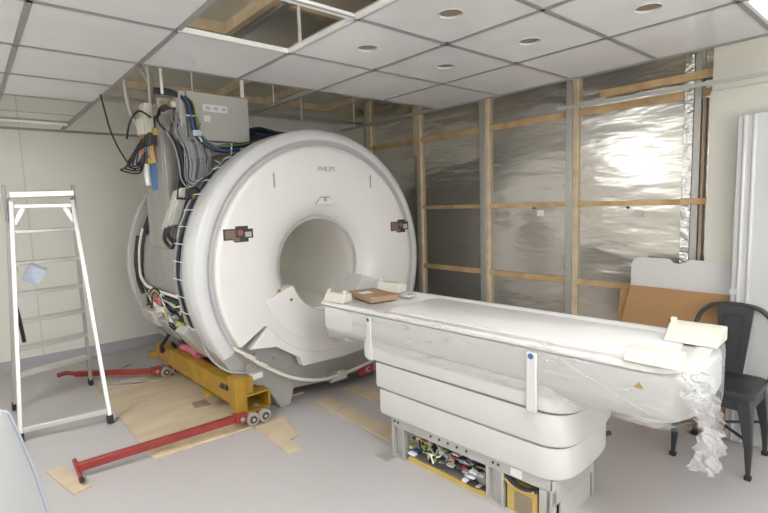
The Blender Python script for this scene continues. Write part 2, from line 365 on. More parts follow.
# vessel, flange and feet
MB().rings(lathe_arc([(.36,.13),(.90,.13),(.93,.16),(.93,1.44),(.90,1.46),(.36,1.46)],0,2*PI,96),close=False).build('vessel','steel',mg,smooth=40)
MB().rings(lathe_arc([(.36,1.47),(1.02,1.47),(1.03,1.48),(1.03,1.53),(1.02,1.54),(.36,1.54),(.36,1.47)],0,2*PI,96),close=False).build('rear_flange','boxg',mg,smooth=40)
m = MB()
m.prism([(-.95,.66),(-.88,.50),(-.80,.38),(-.66,.25),(-.55,.20),(-.50,.12),(-.43,.0),(-.34,.0),(-.31,.12),(-.1,.10),(.2,.085),(.33,.09),(.35,.03),(.58,.05),(.66,.2),(.80,.45),(.62,.60),(-.62,.60),(-.80,.70)], lambda x,z:(x,.10,z), lambda x,z:(x,.40,z)); m.build('front_base','steel',mg,bevel=.008)
MB().prism([(-.52,.17),(-.44,.0),(-.33,.0),(-.33,.2)], lambda x,z:(x,1.1,z), lambda x,z:(x,1.4,z)).build('foot','steel2',mg,bevel=.006)
MB().prism([(.52,.17),(.44,.0),(.33,.0),(.33,.2)], lambda x,z:(x,1.1,z), lambda x,z:(x,1.4,z)).build('foot','steel2',mg,bevel=.006)
MB().box(.0,.17,.04,.14,.085,.15).build('bracket','boxg',mg,bevel=.006)
MB().box(.02,.15,.036,.04,.10,.14).build('bracket_label','label',mg)
o = MB().box(.33,.49,.088,.1,.045,.115).build('warning_plate','redp',mg); text('lettering','IC',.06,'label',o,(.425,.086,.08),(PI/2,0,0),.001)
MB().box(-.71,-.58,.066,.1,.29,.33).build('type_plate','label',mg)
MB().tube([(-.80,.06,.56),(-.71,.03,.49),(-.62,.02,.41),(-.54,.02,.35),(-.42,.02,.27),(-.3,.02,.21),(-.16,.02,.165),(-.03,.02,.145),(.12,.02,.145),(.28,.02,.155),(.43,.02,.18),(.57,.03,.24),(.68,.06,.34)],.013,10).build('hose','tube',mg)
for x,z in ((-.69,.475),(-.60,.40),(.09,.146)): MB().bar((x-.03,.02,z+.02),(x+.03,.02,z-.02) if x<0 else (x+.03,.02,z+.012),.034,.03).build('hose_clip','ivory',mg,bevel=.004)
for x,z in ((-.47,.49),(-.62,.535+.02),(-.25,.46),(-.20,.39)): MB().cyl((x,.088,z-.09),(x,.10,z-.09),.009,10).build('bolt','letter',mg)
# trailing edge piece of rim at the lower left, thin hose
MB().tube([cpt(1.0,D(200),.27),cpt(1.03,D(207),.26),cpt(1.06,D(213),.2),cpt(1.05,D(219),.12),cpt(.99,D(224),.08),cpt(.93,D(222),.05)],.008,8).build('thin_hose','grey_cable',mg)

# left-hand side: cabling and service parts
def side(t,z,R=.945):   # point on the vessel's left flank at height z
    sn = max(-.99,min(.99,(z-ZC)/R)); return (-R*math.sqrt(1-sn*sn), t, z)
# cable bundle following the rim
for k in range(9):
    R = .975+.013*(k%3)+.004*random.random(); t = .275+.021*k
    a0,a1 = D(88+random.uniform(-8,8)), D(212+random.uniform(-6,10))
    pts = [cpt(R+random.uniform(-.004,.004),a0+(a1-a0)*i/22,t+random.uniform(-.004,.004)) for i in range(23)]
    MB().tube(pts,.011 if k%3 else .013,7,smooth=3).build('cable',('cable','cable','grey_cable')[k%3 if k in (2,8) else 0],mg)
for k in range(17):
    a = D(98+6.9*k); MB().tube([cpt(1.014,a,.26),cpt(1.02,a,.36),cpt(1.012,a,.465)],.0035,5,smooth=2).build('cable_tie','label',mg)
# second bundle near the rear flange
for k in range(4):
    R = .955; t = 1.40-.022*k
    pts = [cpt(R,D(150+(40-4*k)*i/10),t) for i in range(11)]
    MB().tube(pts,.011,7,smooth=2).build('cable','cable',mg)
# side panel with hose loop
m = MB(); loops = []
for R in (.935,.952):
    loops.append([[cpt(R,D(164+26*i/12),.46+.88*j) for j in (0,1)] for i in range(13)])
m = MB(); 
for L_ in loops: m.rings(L_, close=False)
m.build('side_panel','steel3',mg,smooth=40)
for z in (.955,1.235): MB().tube([side(.47,z,.955),side(1.33,z,.955)],.004,6).build('panel_seam','letter',mg)
MB().tube([side(1.38,1.36,.972),side(1.38,1.2,.972),side(1.38,1.0,.972),side(1.35,.93,.972),side(1.24,.885,.972),side(1.0,.872,.972),side(.7,.87,.972),side(.45,.868,.972)],.012,8).build('white_hose','tube',mg)
MB().tube([side(1.44,1.30,.98),side(1.44,1.1,.98),side(1.43,.98,.98),side(1.44,.90,.98),side(1.42,.80,.98)],.016,8).build('cable','cable',mg)
MB().tube([side(.40,1.30,.975),side(.40,1.1,.975),side(.41,.9,.975)],.014,8).build('white_hose','tube',mg)
MB().tube([side(1.28,.85,.975),side(1.0,.835,.975),side(.7,.83,.975),side(.45,.82,.975)],.014,8).build('cable','cable',mg)
MB().tube([side(1.28,.81,.985),side(1.0,.815,.985),side(.7,.80,.985),side(.46,.79,.985)],.008,8).build('cable','yellowg',mg)
MB().tube([side(1.2,.78,.985),side(.9,.76,.985),side(.6,.77,.985),side(.45,.85,.985)],.012,8).build('cable','cable',mg)
# coil of wires lower down
m = MB(); m.rings([[cpt(.95,D(190+26*i/12),.46+.86*j) for j in (0,1)] for i in range(13)], close=False); m.build('dark_backing','dark',mg,smooth=40)  # dark sheet laid on the flank as background to the wires
for R,mm,rr in ((.13,'yellowg',.008),(.115,'cable',.012),(.10,'grey_cable',.008),(.145,'cable',.009)):
    pts = [side(1.02+R*1.15*math.cos(a),.745+R*math.sin(a),.985) for a in [2*PI*i/14 for i in range(14)]]
    MB().tube(pts,rr,7,closed=True,smooth=3).build('coiled_wire',mm,mg)
for t,z,w,h,mm in ((1.03,.80,.05,.03,'redp'),(.97,.785,.03,.025,'pink'),(1.1,.76,.035,.03,'label'),(1.06,.71,.045,.03,'ivory'),(.98,.72,.03,.02,'label'),(1.15,.69,.04,.03,'boxg'),(.93,.66,.05,.02,'steel'),(.8,.60,.06,.014,'green'),(1.0,.645,.04,.025,'brass'),(.86,.66,.03,.03,'label'),(.74,.63,.04,.014,'yellowg'),(.62,.60,.04,.03,'label'),(.75,.56,.05,.03,'green'),(.55,.55,.03,.03,'ivory')):
    p = side(t,z,.97); MB().box(p[0]-.035,p[0]+.02,t-w,t+w,z-h,z+h).build('connector',mm,mg,bevel=.004)
MB().hexa([(-.95,1.14,.57),(-.80,1.14,.50),(-.80,1.44,.50),(-.95,1.44,.57),(-.98,1.14,.68),(-.86,1.14,.72),(-.86,1.44,.72),(-.98,1.44,.68)]).build('junction_box','boxg',mg,bevel=.006)
MB().hexa([(-.84,.95,.46),(-.72,.95,.40),(-.72,1.2,.40),(-.84,1.2,.46),(-.94,.95,.62),(-.86,.95,.66),(-.86,1.2,.66),(-.94,1.2,.62)]).build('bracket','steel2',mg,bevel=.005)
MB().hexa([(-.80,.45,.40),(-.74,.45,.38),(-.74,.8,.38),(-.80,.8,.40),(-.98,.45,.62),(-.93,.45,.66),(-.93,.62,.66),(-.98,.62,.62)]).build('bracket','boxg',mg,bevel=.005)
for k in range(34):
    t0 = random.uniform(.45,1.3); z0 = random.uniform(.55,.86); pts = [side(t0,z0,.985)]
    for i in range(4):
        t0 += random.uniform(-.14,.14); z0 += random.uniform(-.13,.03); z0 = max(z0,.42); t0 = min(max(t0,.4),1.4); pts.append(side(t0,z0,.975+random.uniform(0,.04)))
    MB().tube(pts,random.uniform(.003,.008),6).build('wire',['cable','grey_cable','cable','grey_cable','cable','steel','cable','label','yellowg'][k%9],mg)
MB().tube([side(1.2,.5,.97),(-.86,1.3,.36),(-.84,1.42,.30),(-.78,1.40,.24),(-.76,1.30,.30),(-.82,1.22,.38)],.016,8).build('cable','cable',mg)
# turret column
TUR = [(-.955,.62),(-.70,.62),(-.70,1.10),(-.955,1.10)]
tu = MB().prism(TUR, lambda x,y:(x,y,1.22), lambda x,y:(x,y,2.20)).build('turret','steel3',mg,bevel=.006)
MB().box(-.962,-.952,.66,1.06,1.30,2.14).build('turret_plate','steel3',mg,bevel=.003)
MB().box(-.972,-.958,.78,.90,1.66,1.85).build('circuit_strip',mat('circuit_blue',(.10,.22,.45),.5,noise=.4,nscale=60),mg,bevel=.003)
MB().tube([(-.975,.95,1.86),(-.98,.945,1.78),(-.975,.94,1.70)],.022,10).build('white_plug','label',mg)
for k,(t,mm) in enumerate(((.74,'copper'),(.80,'copper'),(.95,'copper'),(1.0,'copper'),(.87,'blue'),(.83,'label'),(.77,'yellowg'))):
    MB().tube([(-.965,t+.05,2.08),(-.985,t,2.02),(-.985,t+.03,1.95),(-.97,t+.02,1.86)],.011 if k<4 else .007,7).build('wire',mm,mg)
for k in range(6):
    t = .7+.06*k; MB().box(-.99,-.955,t,t+.04,2.05+.015*(k%2),2.10).build('terminal',('brass','ivory','brass','dark','brass','copper')[k],mg,bevel=.004)
MB().box(-.985,-.955,.82,.90,1.86,1.90).build('terminal','yellowg',mg,bevel=.006)
# grey control box on the flank
MB().hexa([(-.985,.50,1.40),(-.93,.50,1.40),(-.93,.74,1.36),(-.985,.74,1.36),(-.93,.42,1.66),(-.87,.42,1.66),(-.87,.58,1.64),(-.93,.58,1.64)]).build('control_box','boxg',mg,bevel=.006)
MB().hexa([(-.989,.53,1.44),(-.98,.53,1.44),(-.98,.57,1.44),(-.989,.57,1.44),(-.953,.45,1.60),(-.94,.45,1.60),(-.94,.48,1.60),(-.953,.48,1.60)]).build('box_label','ivory',mg)
MB().tube([(-.98,.62,1.38),(-1.0,.62,1.30),(-.985,.54,1.24),(-.975,.44,1.30)],.014,8).build('cable','cable',mg)
MB().tube([(-.97,.57,1.40),(-.99,.57,1.33),(-.98,.50,1.28)],.014,8).build('cable','cable',mg)
# electronics cabinet on top
ec = MB().box(-.815,-.34,.50,.78,2.005,2.345).build('electronics_cabinet','boxg',mg,bevel=.005)
MB().box(-.70,-.515,.496,.50,2.215,2.265).build('cabinet_label','label',ec)
MB().box(-.70,-.65,.496,.50,2.14,2.185).build('cabinet_label','label',ec)
for x in (-.66,-.60,-.54): MB().box(x-.02,x+.012,.4955,.4962,2.228,2.25).build('print','groove',ec)
MB().box(-.875,-.83,.48,.56,2.0,2.34).build('side_rack','steel2',mg,bevel=.004)
MB().prism([(-.84,1.86),(-.34,1.95),(-.34,2.0),(-.84,2.0)],lambda x,z:(x,.52,z),lambda x,z:(x,.76,z)).build('cabinet_bracket','steel',mg,bevel=.004)
# heavy cable bundle wrapped across the cabinet's lower edge
for k,mm in enumerate(('cable','cable','cable','cable','cable','green','blue')):
    d = .016*(k%3); e = .014*(k//3); g_ = -.022 if k>4 else 0
    MB().tube([(-.99+d,.62,2.335+e),(-.90+d,.55,2.32+e),(-.835+d,.46+g_,2.26),(-.82+d,.44+g_,2.14),(-.80+d,.43+g_,2.04),(-.72+d,.42+g_,1.955+e),(-.62,.41+g_,1.925+d),(-.50,.40+g_,1.94+d),(-.36,.40+g_,1.97+d),(-.24,.42,2.02+d),(-.1,.6,2.05+d)],.014 if mm=='cable' else .005,8).build('cable',mm,mg)
for p,q in (((-.86,.43,2.16),(-.78,.43,2.16)),((-.80,.41,2.06),(-.76,.41,1.98)),((-.56,.385,1.90),(-.55,.385,1.98))): MB().tube([p,q],.005,5).build('cable_tie','label',mg)
MB().box(-.82,-.76,.40,.42,2.02,2.06).build('cable_clip','bluepaper',mg,bevel=.004)
# cables and boxes in front of the turret head
MB().box(-1.03,-.97,.74,.86,2.06,2.28).build('white_junction_box','ivory',mg,bevel=.006); MB().box(-1.05,-.985,.78,.88,2.06,2.18).build('white_junction_box','ivory',mg,bevel=.006)
MB().box(-.97,-.72,.62,.66,2.18,2.30).build('connector_plate','steel2',mg,bevel=.004)
for k in range(10):
    a,b = random.uniform(-.96,-.74),random.uniform(2.02,2.29)
    MB().box(a,a+random.uniform(.02,.05),.585,.62,b,b+random.uniform(.015,.04)).build('terminal',('steel','ivory','dark','brass','label')[k%5],mg,bevel=.003)
for k in range(4): MB().cyl((-.95+.06*k,.60,2.22+.03*(k%2)),(-.95+.06*k,.54,2.22+.03*(k%2)),.022,12).build('connector',('dark','ivory','dark','steel')[k],mg)
for k in range(18):
    x = -.93+.0125*k; b = random.uniform(-.03,.03)
    MB().tube([(x+.03,.58,2.20+b),(x-.01,.50,2.15+b),(x-.02+b,.47,2.05),(x+.02+b,.46,1.95),(x+.03+b*.5,.46,1.82),(-.90+.010*k+b*.4,.45,1.72),(-.87+.014*k,.42,1.66+.008*k),(-.80+.02*k,.38,1.72+.012*k)],random.uniform(.0028,.005),6).build('cable',random.choice(['grey_cable','grey_cable','grey_cable','cable','alud']),mg)
for k in range(5):
    MB().tube([(-.97,.60,2.22-.01*k),(-1.0,.56,2.12),(-.93+.02*k,.5,2.0-.02*k),(-.90+.01*k,.5,1.85),(-.92+.015*k,.48,1.70-.02*k),(-.95+.015*k,.44,1.58)],.008,7).build('cable','cable',mg)
MB().box(-.90,-.80,.42,.50,1.58,1.66).build('valve','dark',mg,bevel=.01); MB().cyl((-.84,.42,1.60),(-.84,.38,1.58),.02,10).build('valve_cap','brass',mg)
for k in range(7):
    MB().tube([(-.66,.45,1.86-.02*k),(-.58,.42,1.82-.02*k),(-.48+.0*k,.38,1.80-.01*k),(-.40,.34,1.90-.004*k)],.007,6).build('cable',('grey_cable','cable')[k%2],mg)
for k in range(5):
    MB().tube([(-1.0,.80,2.04-.01*k),(-1.04-.018*k,.84,2.02-.03*k),(-1.05-.022*k,.90,1.93-.025*k),(-1.05-.028*k,.95,1.86-.012*k),(-1.02,.98,1.88-.02*k),(-.985,.95,1.95)],.006,6).build('cable','cable',mg)
MB().tube([(-1.0,.70,2.17),(-1.09,.66,2.20),(-1.14,.70,2.13),(-1.15,.78,2.02)],.007,8).build('cable','cable',mg)
MB().box(-1.02,-.94,.72,.84,1.98,2.07).build('connector','dark',mg,bevel=.008)
# dark hoses on the very top behind the cabinet
for k in range(6):
    MB().tube([(-.34,.62+.03*k,2.10+.02*(k%3)),(-.2,.60+.03*k,2.14-.01*k),(-.05,.5+.05*k,2.09+.02*(k%2)),(.1,.45+.05*k,2.08),(.2,.4+.06*k,1.97)],.016,8).build('cable',('cable','cable','blue','cable','cable','dark')[k],mg)
MB().box(-.30,-.08,.55,.75,1.96,2.08).build('top_block','dark',mg,bevel=.02)

# ------------------------------------------------------------------ hanging cables / conduits from the ceiling space
o = MB().tube([(.80,3.9,2.34),(.82,3.9,2.22),(.845,3.9,2.08),(.89,3.9,1.95),(.95,3.9,1.84),(1.0,3.92,1.80)],.006,7).build('hanging_cable','cable'); tag(o,'thin black cable hanging down from the edge of the ceiling boards left of the scanner','cable')
for k,(pts,lb) in enumerate((([(1.06,4.05,2.65),(1.12,4.05,2.57),(1.16,4.02,2.46),(1.14,3.95,2.34),(1.11,3.93,2.27)],'bright flexible steel conduit curving down onto the white junction box'),
      ([(1.02,4.0,2.655),(1.10,4.0,2.62),(1.17,4.0,2.50),(1.16,3.96,2.36),(1.13,3.95,2.28)],'dull flexible conduit beside the bright one above the white junction box'),
      ([(.98,4.0,2.655),(.985,4.0,2.45),(1.0,4.0,2.28),(1.05,4.0,2.15),(1.09,3.96,2.09)],'long grey conduit curving down left of the white junction box'))):
    o = MB().tube(pts,.017,10).build('conduit','conduit' if k != 0 else 'alud'); tag(o,lb,'conduit')

# ------------------------------------------------------------------ patient table
tb = thing('patient_table','long white wheeled patient table with stepped skirt, docked in front of the scanner','patient table',(2.105,3.1,0),.055)
OX = -.09
def plan(hw, u0, u1, nose, r0=.03, n=14, p=2.3):
    """plan outline in table coordinates, far end square, near end rounded"""
    L_ = [(OX-hw+r0,-u0),(OX+hw-r0,-u0),(OX+hw,-u0-r0)]
    for k in range(n*2+1):
        a = PI*k/(n*2); cx, sx = math.cos(a), math.sin(a)
        L_.append((OX+hw*abs(cx)**(2/p)*(1 if cx>=0 else -1), -(u1-nose)-nose*abs(sx)**(2/p)))
    L_.append((OX-hw,-u0-r0)); return L_
def loft(name, rows, m, parent=tb, **k):
    mb = MB(); mb.rings([[(x,y,z) for x,y in pl] for pl,z in rows], cap0=True, cap1=True); return mb.build(name, m, parent, **k)
def tier(z0,z1,ins,u0,u1,nose=.20):
    hw = .305-ins; p = 3.6
    return loft('skirt', [(plan(hw-.02,u0+.01,u1-.02,nose,p=p),z0),(plan(hw-.006,u0+.003,u1-.006,nose,p=p),z0+.004),(plan(hw,u0,u1,nose,p=p),z0+.02),(plan(hw,u0,u1,nose,p=p),z1)], 'table', smooth=30)
tier(.578,.70,.0,.80,2.12); tier(.415,.568,.012,.885,2.10); tier(.25,.405,.024,.90,2.08)
loft('skirt_gap',[(plan(.265,.95,2.03,.2,p=3.6),.246),(plan(.265,.95,2.03,.2,p=3.6),.62)],'groove')
rows = []
for ins,z in ((.10,.640),(.045,.652),(.012,.68),(0,.72),(0,.82),(.006,.845),(.02,.852)):
    rows.append((plan(.305-ins,.42+ins*.3,2.545-ins,.16,p=3.2),z))
loft('upper_body',rows,'table',smooth=40)
rows = [(plan(.298,.39,2.51,.16,p=3.2),.852),(plan(.305,.385,2.515,.16,p=3.2),.858),(plan(.305,.385,2.515,.16,p=3.2),.874),(plan(.30,.39,2.51,.16,p=3.2),.881),(plan(.265,.41,2.47,.14,p=3.2),.881),(plan(.255,.42,2.46,.14,p=3.2),.873)]
loft('tabletop',rows,'white',smooth=40)
rows = [(plan(.22,.95,2.42,.16,p=2.6),.873),(plan(.22,.95,2.42,.16,p=2.6),.879),(plan(.21,.96,2.41,.16,p=2.6),.883)]
loft('cradle_pad',rows,'white',smooth=40)
MB().box(-.412,-.394,-1.965,-1.915,.57,.84).build('handle_strip','table',tb,bevel=.006)
MB().cyl((-.4135,-1.94,.825),(-.411,-1.94,.825),.013,14).build('blue_mark','blue',tb)
MB().box(-.408,-.392,-.905,-.865,.58,.845).build('handle_strip','table',tb,bevel=.006)
MB().cyl((-.410,-.885,.825),(-.407,-.885,.825),.011,14).build('blue_mark','blue',tb)
MB().prism([(-2.355,.79),(-2.39,.79),(-2.372,.815)],lambda y,z:(-.3975,y,z),lambda y,z:(-.393,y,z)).build('warning_sticker','brass',tb)
# base frame
bf = MB()
bf.box(-.345,-.33,-2.0,-.99,.19,.246).box(-.345,-.325,-2.0,-.99,0,.012)
for u in (1.0,1.085,1.665,1.75): bf.box(-.345,-.30,-u-.008,-u+.008,.0,.2)
for a,b in ((1.0,1.085),(1.665,1.75)): bf.box(-.315,-.305,-b,-a,.0,.2)
bf.box(-.345,-.33,-2.0,-1.945,0,.2).box(-.345,.07,-2.02,-2.005,.13,.246).box(-.34,.07,-2.0,-1.0,.0,.008)
bf.box(.06,.075,-2.02,-.99,0,.246).box(-.345,-.325,-2.02,-1.98,0,.2)
bf.build('base_frame','steel2',tb,bevel=.002)
MB().box(-.42,-.345,-1.03,-.93,.0,.006).build('floor_plate','alud',tb)
MB().box(-.27,.05,-2.012,-2.004,.0,.13).build('end_panel','boxg',tb)
MB().box(-.20,-.19,-1.66,-1.10,.008,.2).build('bay_back','dark',tb)
for u in (1.02,1.05,1.30,1.36,1.42,1.48,1.54,1.70,1.73): MB().cyl((-.348,-u,.222),(-.344,-u,.222),.007,8).build('bolt','dark',tb)
MB().box(-.347,-.3445,-1.86,-1.80,.198,.238).build('rating_label','label',tb)
MB().box(-.335,-.22,-1.93,-1.77,.01,.15).build('amber_module','amber',tb,bevel=.006); MB().box(-.338,-.334,-1.905,-1.815,.02,.115).build('module_window','hole',tb)
MB().tube([(-.33,-1.77,.175),(-.34,-1.82,.155),(-.34,-1.88,.15),(-.33,-1.94,.165)],.012,8).build('cable','cable',tb); MB().tube([(-.335,-1.76,.16),(-.345,-1.84,.14),(-.34,-1.92,.155)],.008,8).build('cable','amber',tb)
MB().box(-.34,-.325,-1.655,-1.12,.012,.035).build('edge_bar','amber',tb)
mats = ['label','dark','boxg','label','steel2','blue','cable','ivory','redp','yellowg','steel','dark','label','green']
for k in range(46):
    u = random.uniform(1.12,1.63); z = random.uniform(.03,.17); w = random.uniform(.008,.026); h = random.uniform(.006,.02); x = random.uniform(-.33,-.24)
    MB().box(x-.015,x+.015,-u-w,-u+w,z,z+h).build('component',mats[k%len(mats)],tb,bevel=.002)
for u,z,r in ((1.17,.15,.028),(1.24,.145,.026),(1.60,.07,.03),(1.33,.14,.02)): MB().cyl((-.30,-u,z),(-.22,-u,z),r,16).build('capacitor','steel' ,tb)
for k in range(12):
    u = random.uniform(1.13,1.5); pts = [(random.uniform(-.335,-.27),-u-.04*i*random.random()*2,random.uniform(.03,.16)) for i in range(4)]
    MB().tube(pts,.005,6).build('wire',['cable','grey_cable','label','cable','yellowg','grey_cable'][k%6],tb)
MB().cyl((.13,-2.03,.30),(.19,-2.05,.295),.012,10).build('release_knob','dark',tb)

# stretch film over the table
tm = tb.matrix_basis.copy(); 
pw = thing('plastic_wrap','clear stretch film round the top of the white table, bunched at its near end','plastic film',(2.105,3.1,0),.055)
mb = MB(); rows = []
def wplan(o,n=14): return plan(.305+o,.39-o,2.55+o,.17,p=3.2)
rr = []
for o,z in ((.003,.60),(.006,.64),(.006,.72),(.006,.80),(.006,.865),(.003,.886),(-.03,.888)):
    row = []
    for i,(x,y) in enumerate(wplan(o)):
        j = 0; row.append((x+(j if abs(x)>.3 else 0)*(1 if x>0 else -1), y-abs(j), z+ (.0 if z>.8 else 0) + (.05 if (z<.66 and y<-2.05) else 0) + (.05 if (z<.66 and y>-.8) else 0)))
    rr.append(row)
mb.rings(rr); o = mb.build('wrap_sheet','film',pw,smooth=180)
sd = o.modifiers.new('s','SUBSURF'); sd.levels = 1; sd.render_levels = 1
# folds of the film: narrow ridges running over the side
for a,b in (((-.404,-2.06,.84),(-.404,-2.42,.70)),):
    A,B = Vector(a),Vector(b); N_ = 9; pts = [A.lerp(B,i/N_)+V(0,0,.002*math.sin(i*1.7)) for i in range(N_+1)]
    MB().tube(pts,.003,6,r2=.0015,smooth=3).build('fold','film2',pw)
# bunched tail hanging at the near corner
mb = MB(); n1,n2 = 22,26; grid = []
for j in range(n2+1):
    v = j/n2; row = []
    z = .885-.37*v; half = .03+.075*v**.8+.02*math.sin(v*9)
    for i in range(n1+1):
        u_ = i/n1*2-1
        x = -.43+.13*v+half*u_+.012*math.sin(u_*7+v*11); y = -2.545-.03*math.sin(v*2.5)-.022*math.sin(u_*9+v*6)-.016*math.sin(u_*17-v*13)-.03*(1-u_*u_)
        row.append((x,y+random.uniform(-.007,.007),z+.02*math.sin(u_*5)+random.uniform(-.006,.006)-.04*u_*v*.4))
    grid.append(row)
mb.rings(grid,close=False); mb.build('film_tail','film2',pw,smooth=25)

# things on the table (table coordinates -> world)
RT = Matrix.Translation((2.105,3.1,0)) @ Matrix.Rotation(.055,4,'Z')
def on_table(name,label,cat,s,u,z=.884,rz=0,group=None):
    p = RT @ V(s,-u,z); return thing(name,label,cat,p,.055+rz,group)
def pegblock(s,u,rz,w,d,h,label,slope=0,pegs=True,z=.884):
    t = on_table('foam_block',label,'foam block',s,u,z,rz,'cream packing blocks on the table')
    MB().hexa([(-w,-d,0),(w,-d,0),(w,d,0),(-w,d,0),(-w+slope,-d,h),(w,-d,h),(w,d,h),(-w+slope,d,h)]).build('block','cream',t,bevel=.006)
    if pegs:
        for y in pegs: MB().box(-w+slope+.004,-w+slope+.022,y-.011,y+.011,h-.01,h+.025).build('peg','cream',t,bevel=.003)
    return t
pegblock(-.35,.53,.1,.045,.09,.055,'cream foam block with two pegs on the table corner nearest the bore, left edge',.03,(-.07,.07))
pegblock(.12,.56,.1,.045,.10,.065,'cream foam block on the far side of the table beside the cardboard packet',.01,(.07,))
pegblock(-.36,2.41,0,.045,.095,.05,'long cream foam block under film on the left edge of the table\'s near end',.01,())
pegblock(.06,2.44,0,.085,.10,.06,'sloping white foam block with a peg on the table, below the black chair\'s back',.09,(.085,))
t = on_table('cardboard_packet','flat brown cardboard packet with a white label, lying on the table by the bore','packet',-.13,.63,.884,-.25)
MB().box(-.10,.10,-.16,.16,0,.036).build('packet_body','card2',t,bevel=.004); MB().box(-.08,.0,-.02,.06,.036,.0375).build('packet_label','label',t)
t = on_table('grey_strap_pad','small folded grey pad beside the cardboard packet on the table','pad',.02,.80,.884,.1)
MB().box(-.035,.035,-.05,.05,0,.025).build('pad','groove',t,bevel=.01)

# ------------------------------------------------------------------ lifting beam and skates
bm_ = thing('lifting_beam','yellow steel lifting beam along the floor under the left side of the scanner','beam',(1.42,3.1,0),.03)
def BX(*a): return MB().box(*a)
BX(-.13,-.105,.0,1.62,.15,.30).build('web','yellow',bm_,bevel=.003)
BX(-.105,-.04,.02,1.60,.282,.30).build('flange','yellow',bm_,bevel=.003)
m = MB()
for z0,z1,x0,x1 in ((.085,.10,-.07,.12),(.205,.22,-.07,.12),(.10,.205,-.07,-.055),(.10,.205,.105,.12)): m.box(x0,x1,-.02,1.45,z0,z1)
m.build('fork_tube','yellow',bm_,bevel=.003); BX(-.055,.105,.3,.32,.10,.205).build('tube_dark_end','dark',bm_)  # dark plate closing the tube stands in for its shaded inside
BX(-.135,-.055,-.02,.10,.11,.35).build('end_plate','yellow',bm_,bevel=.004); BX(-.055,.0,-.01,.2,.22,.335).build('gusset','yellow',bm_,bevel=.004)
BX(-.20,-.12,1.58,1.64,.17,.22).build('lug','yellow',bm_,bevel=.004); BX(-.16,-.10,.42,.52,.11,.14).build('lug','yellow',bm_,bevel=.004)
for y,z in ((.13,.26),(.19,.255),(1.45,.25)): MB().tube([(-.135,y-.02,z),(-.135,y+.02,z)],.018,10).build('slot_dark','dark',bm_)  # dark rods stand in for the shade of open slots in the web
def skate(loc, rz, label, L_, bend, rake):
    t = thing('roller_skate',label,'machine skate',loc,rz,'red handled machine skates')
    for x in (-.045,.045):
        w_ = MB().cyl((x,-.055,.046),(x,-.015,.046),.046,24).build('wheel','wheel',t,bevel=.006); MB().cyl((x,-.058,.046),(x,-.052,.046),.026,18).build('hub','dark',w_); MB().cyl((x,-.062,.046),(x,-.056,.046),.012,12).build('axle','steel',w_)
        MB().cyl((x,.06,.046),(x,.10,.046),.046,24).build('wheel','wheel',t,bevel=.006)
    BX(-.10,.085,-.01,.055,.03,.08).build('chassis','red',t,bevel=.004)
    MB().box(-.16,-.08,-.045,.035,.04,.10).build('hitch','red',t,bevel=.006); MB().cyl((-.12,-.052,.07),(-.12,-.044,.07),.014,12).build('hitch_pin','steel',t)
    p0 = V(-.15,0,.07); p1 = V(-L_,rake,.045)
    MB().bar(p0,p1,.042,.046).build('drawbar','red',t,bevel=.004)
    if bend: MB().tube([p1,p1+V(-.06,.09,0),p1+V(-.13,.10,-.01)],.02,8).build('drawbar_end','red',t)
    else:
        h = MB().tube([p1+V(-.0,.10,.005),p1+V(-.0,-.11,-.02)],.012,10).build('handle','red',t)
        MB().cyl(p1+V(0,-.11,-.02),p1+V(0,-.14,-.022),.013,10).build('handle_tip','rubber',h)
    return t
skate((1.42,3.075,.014),.0,'red roller skate at the front of the yellow beam, with the long T-handled drawbar',1.06,False,.09)
skate((1.30,4.56,.012),-.0,'red roller skate at the rear of the yellow beam, drawbar reaching behind the stepladder',.66,True,.53)
mb = MB(); n_ = 14
for k in range(3): mb.tube([(1.33+.03*k,3.90,.33),(1.34+.03*k,4.0,.34+.01*(k%2)),(1.34+.03*k,4.12,.335),(1.33+.03*k,4.25,.33)],.03,10)
o = mb.build('pink_rag','pink'); tag(o,'crumpled pink rag lying on the yellow beam below the cabling','rag')

# ------------------------------------------------------------------ plywood and offcuts on the floor
def slab(name,poly,z0,z1,m,label,cat,group=None):
    o = MB().prism(poly,lambda x,y:(x,y,z0),lambda x,y:(x,y,z1)).build(name,m,bevel=.0015); return tag(o,label,cat,group)
slab('plywood_sheet',[(.73,3.318),(1.95,3.318),(1.95,4.75),(.73,4.75)],.001,.012,'ply','large plywood sheet on the floor beneath the yellow beam, reaching back to the stepladder','plywood sheet')
slab('plywood_strip',[(.74,3.06),(1.30,3.03),(1.375,3.03),(1.375,3.30),(.73,3.312)],.001,.014,'pine2','plywood strip along the near edge of the large sheet, under the long red drawbar','plywood strip')
slab('plywood_offcut',[(1.38,3.03),(1.36,2.55),(1.445,2.52),(1.462,2.68),(1.53,2.70),(1.60,3.0),(1.56,3.30),(1.38,3.30)],.001,.012,'ply','notched plywood offcut under the front skate wheels','plywood offcut')
slab('plywood_offcut',[(.225,3.36),(.312,3.345),(.398,2.995),(.307,2.97)],.001,.012,'ply','small rectangular plywood offcut alone on the floor in front of the red drawbar handle','plywood offcut')
slab('plywood_runner',[(1.905,2.17),(2.035,2.20),(2.05,3.1),(1.905,3.1)],.001,.012,'ply','long narrow plywood runner leading from under the scanner to the table base','plywood runner')
slab('plywood_runner',[(2.24,2.75),(2.36,2.75),(2.36,3.16),(2.24,3.16)],.001,.012,'ply','short plywood runner behind the skirt of the patient table','plywood runner')
slab('wood_shim',[(1.19,3.62),(1.30,3.60),(1.30,3.72),(1.20,3.73)],.012,.024,'hole','dark thin wood shim on the plywood beside the yellow beam','wood shim')
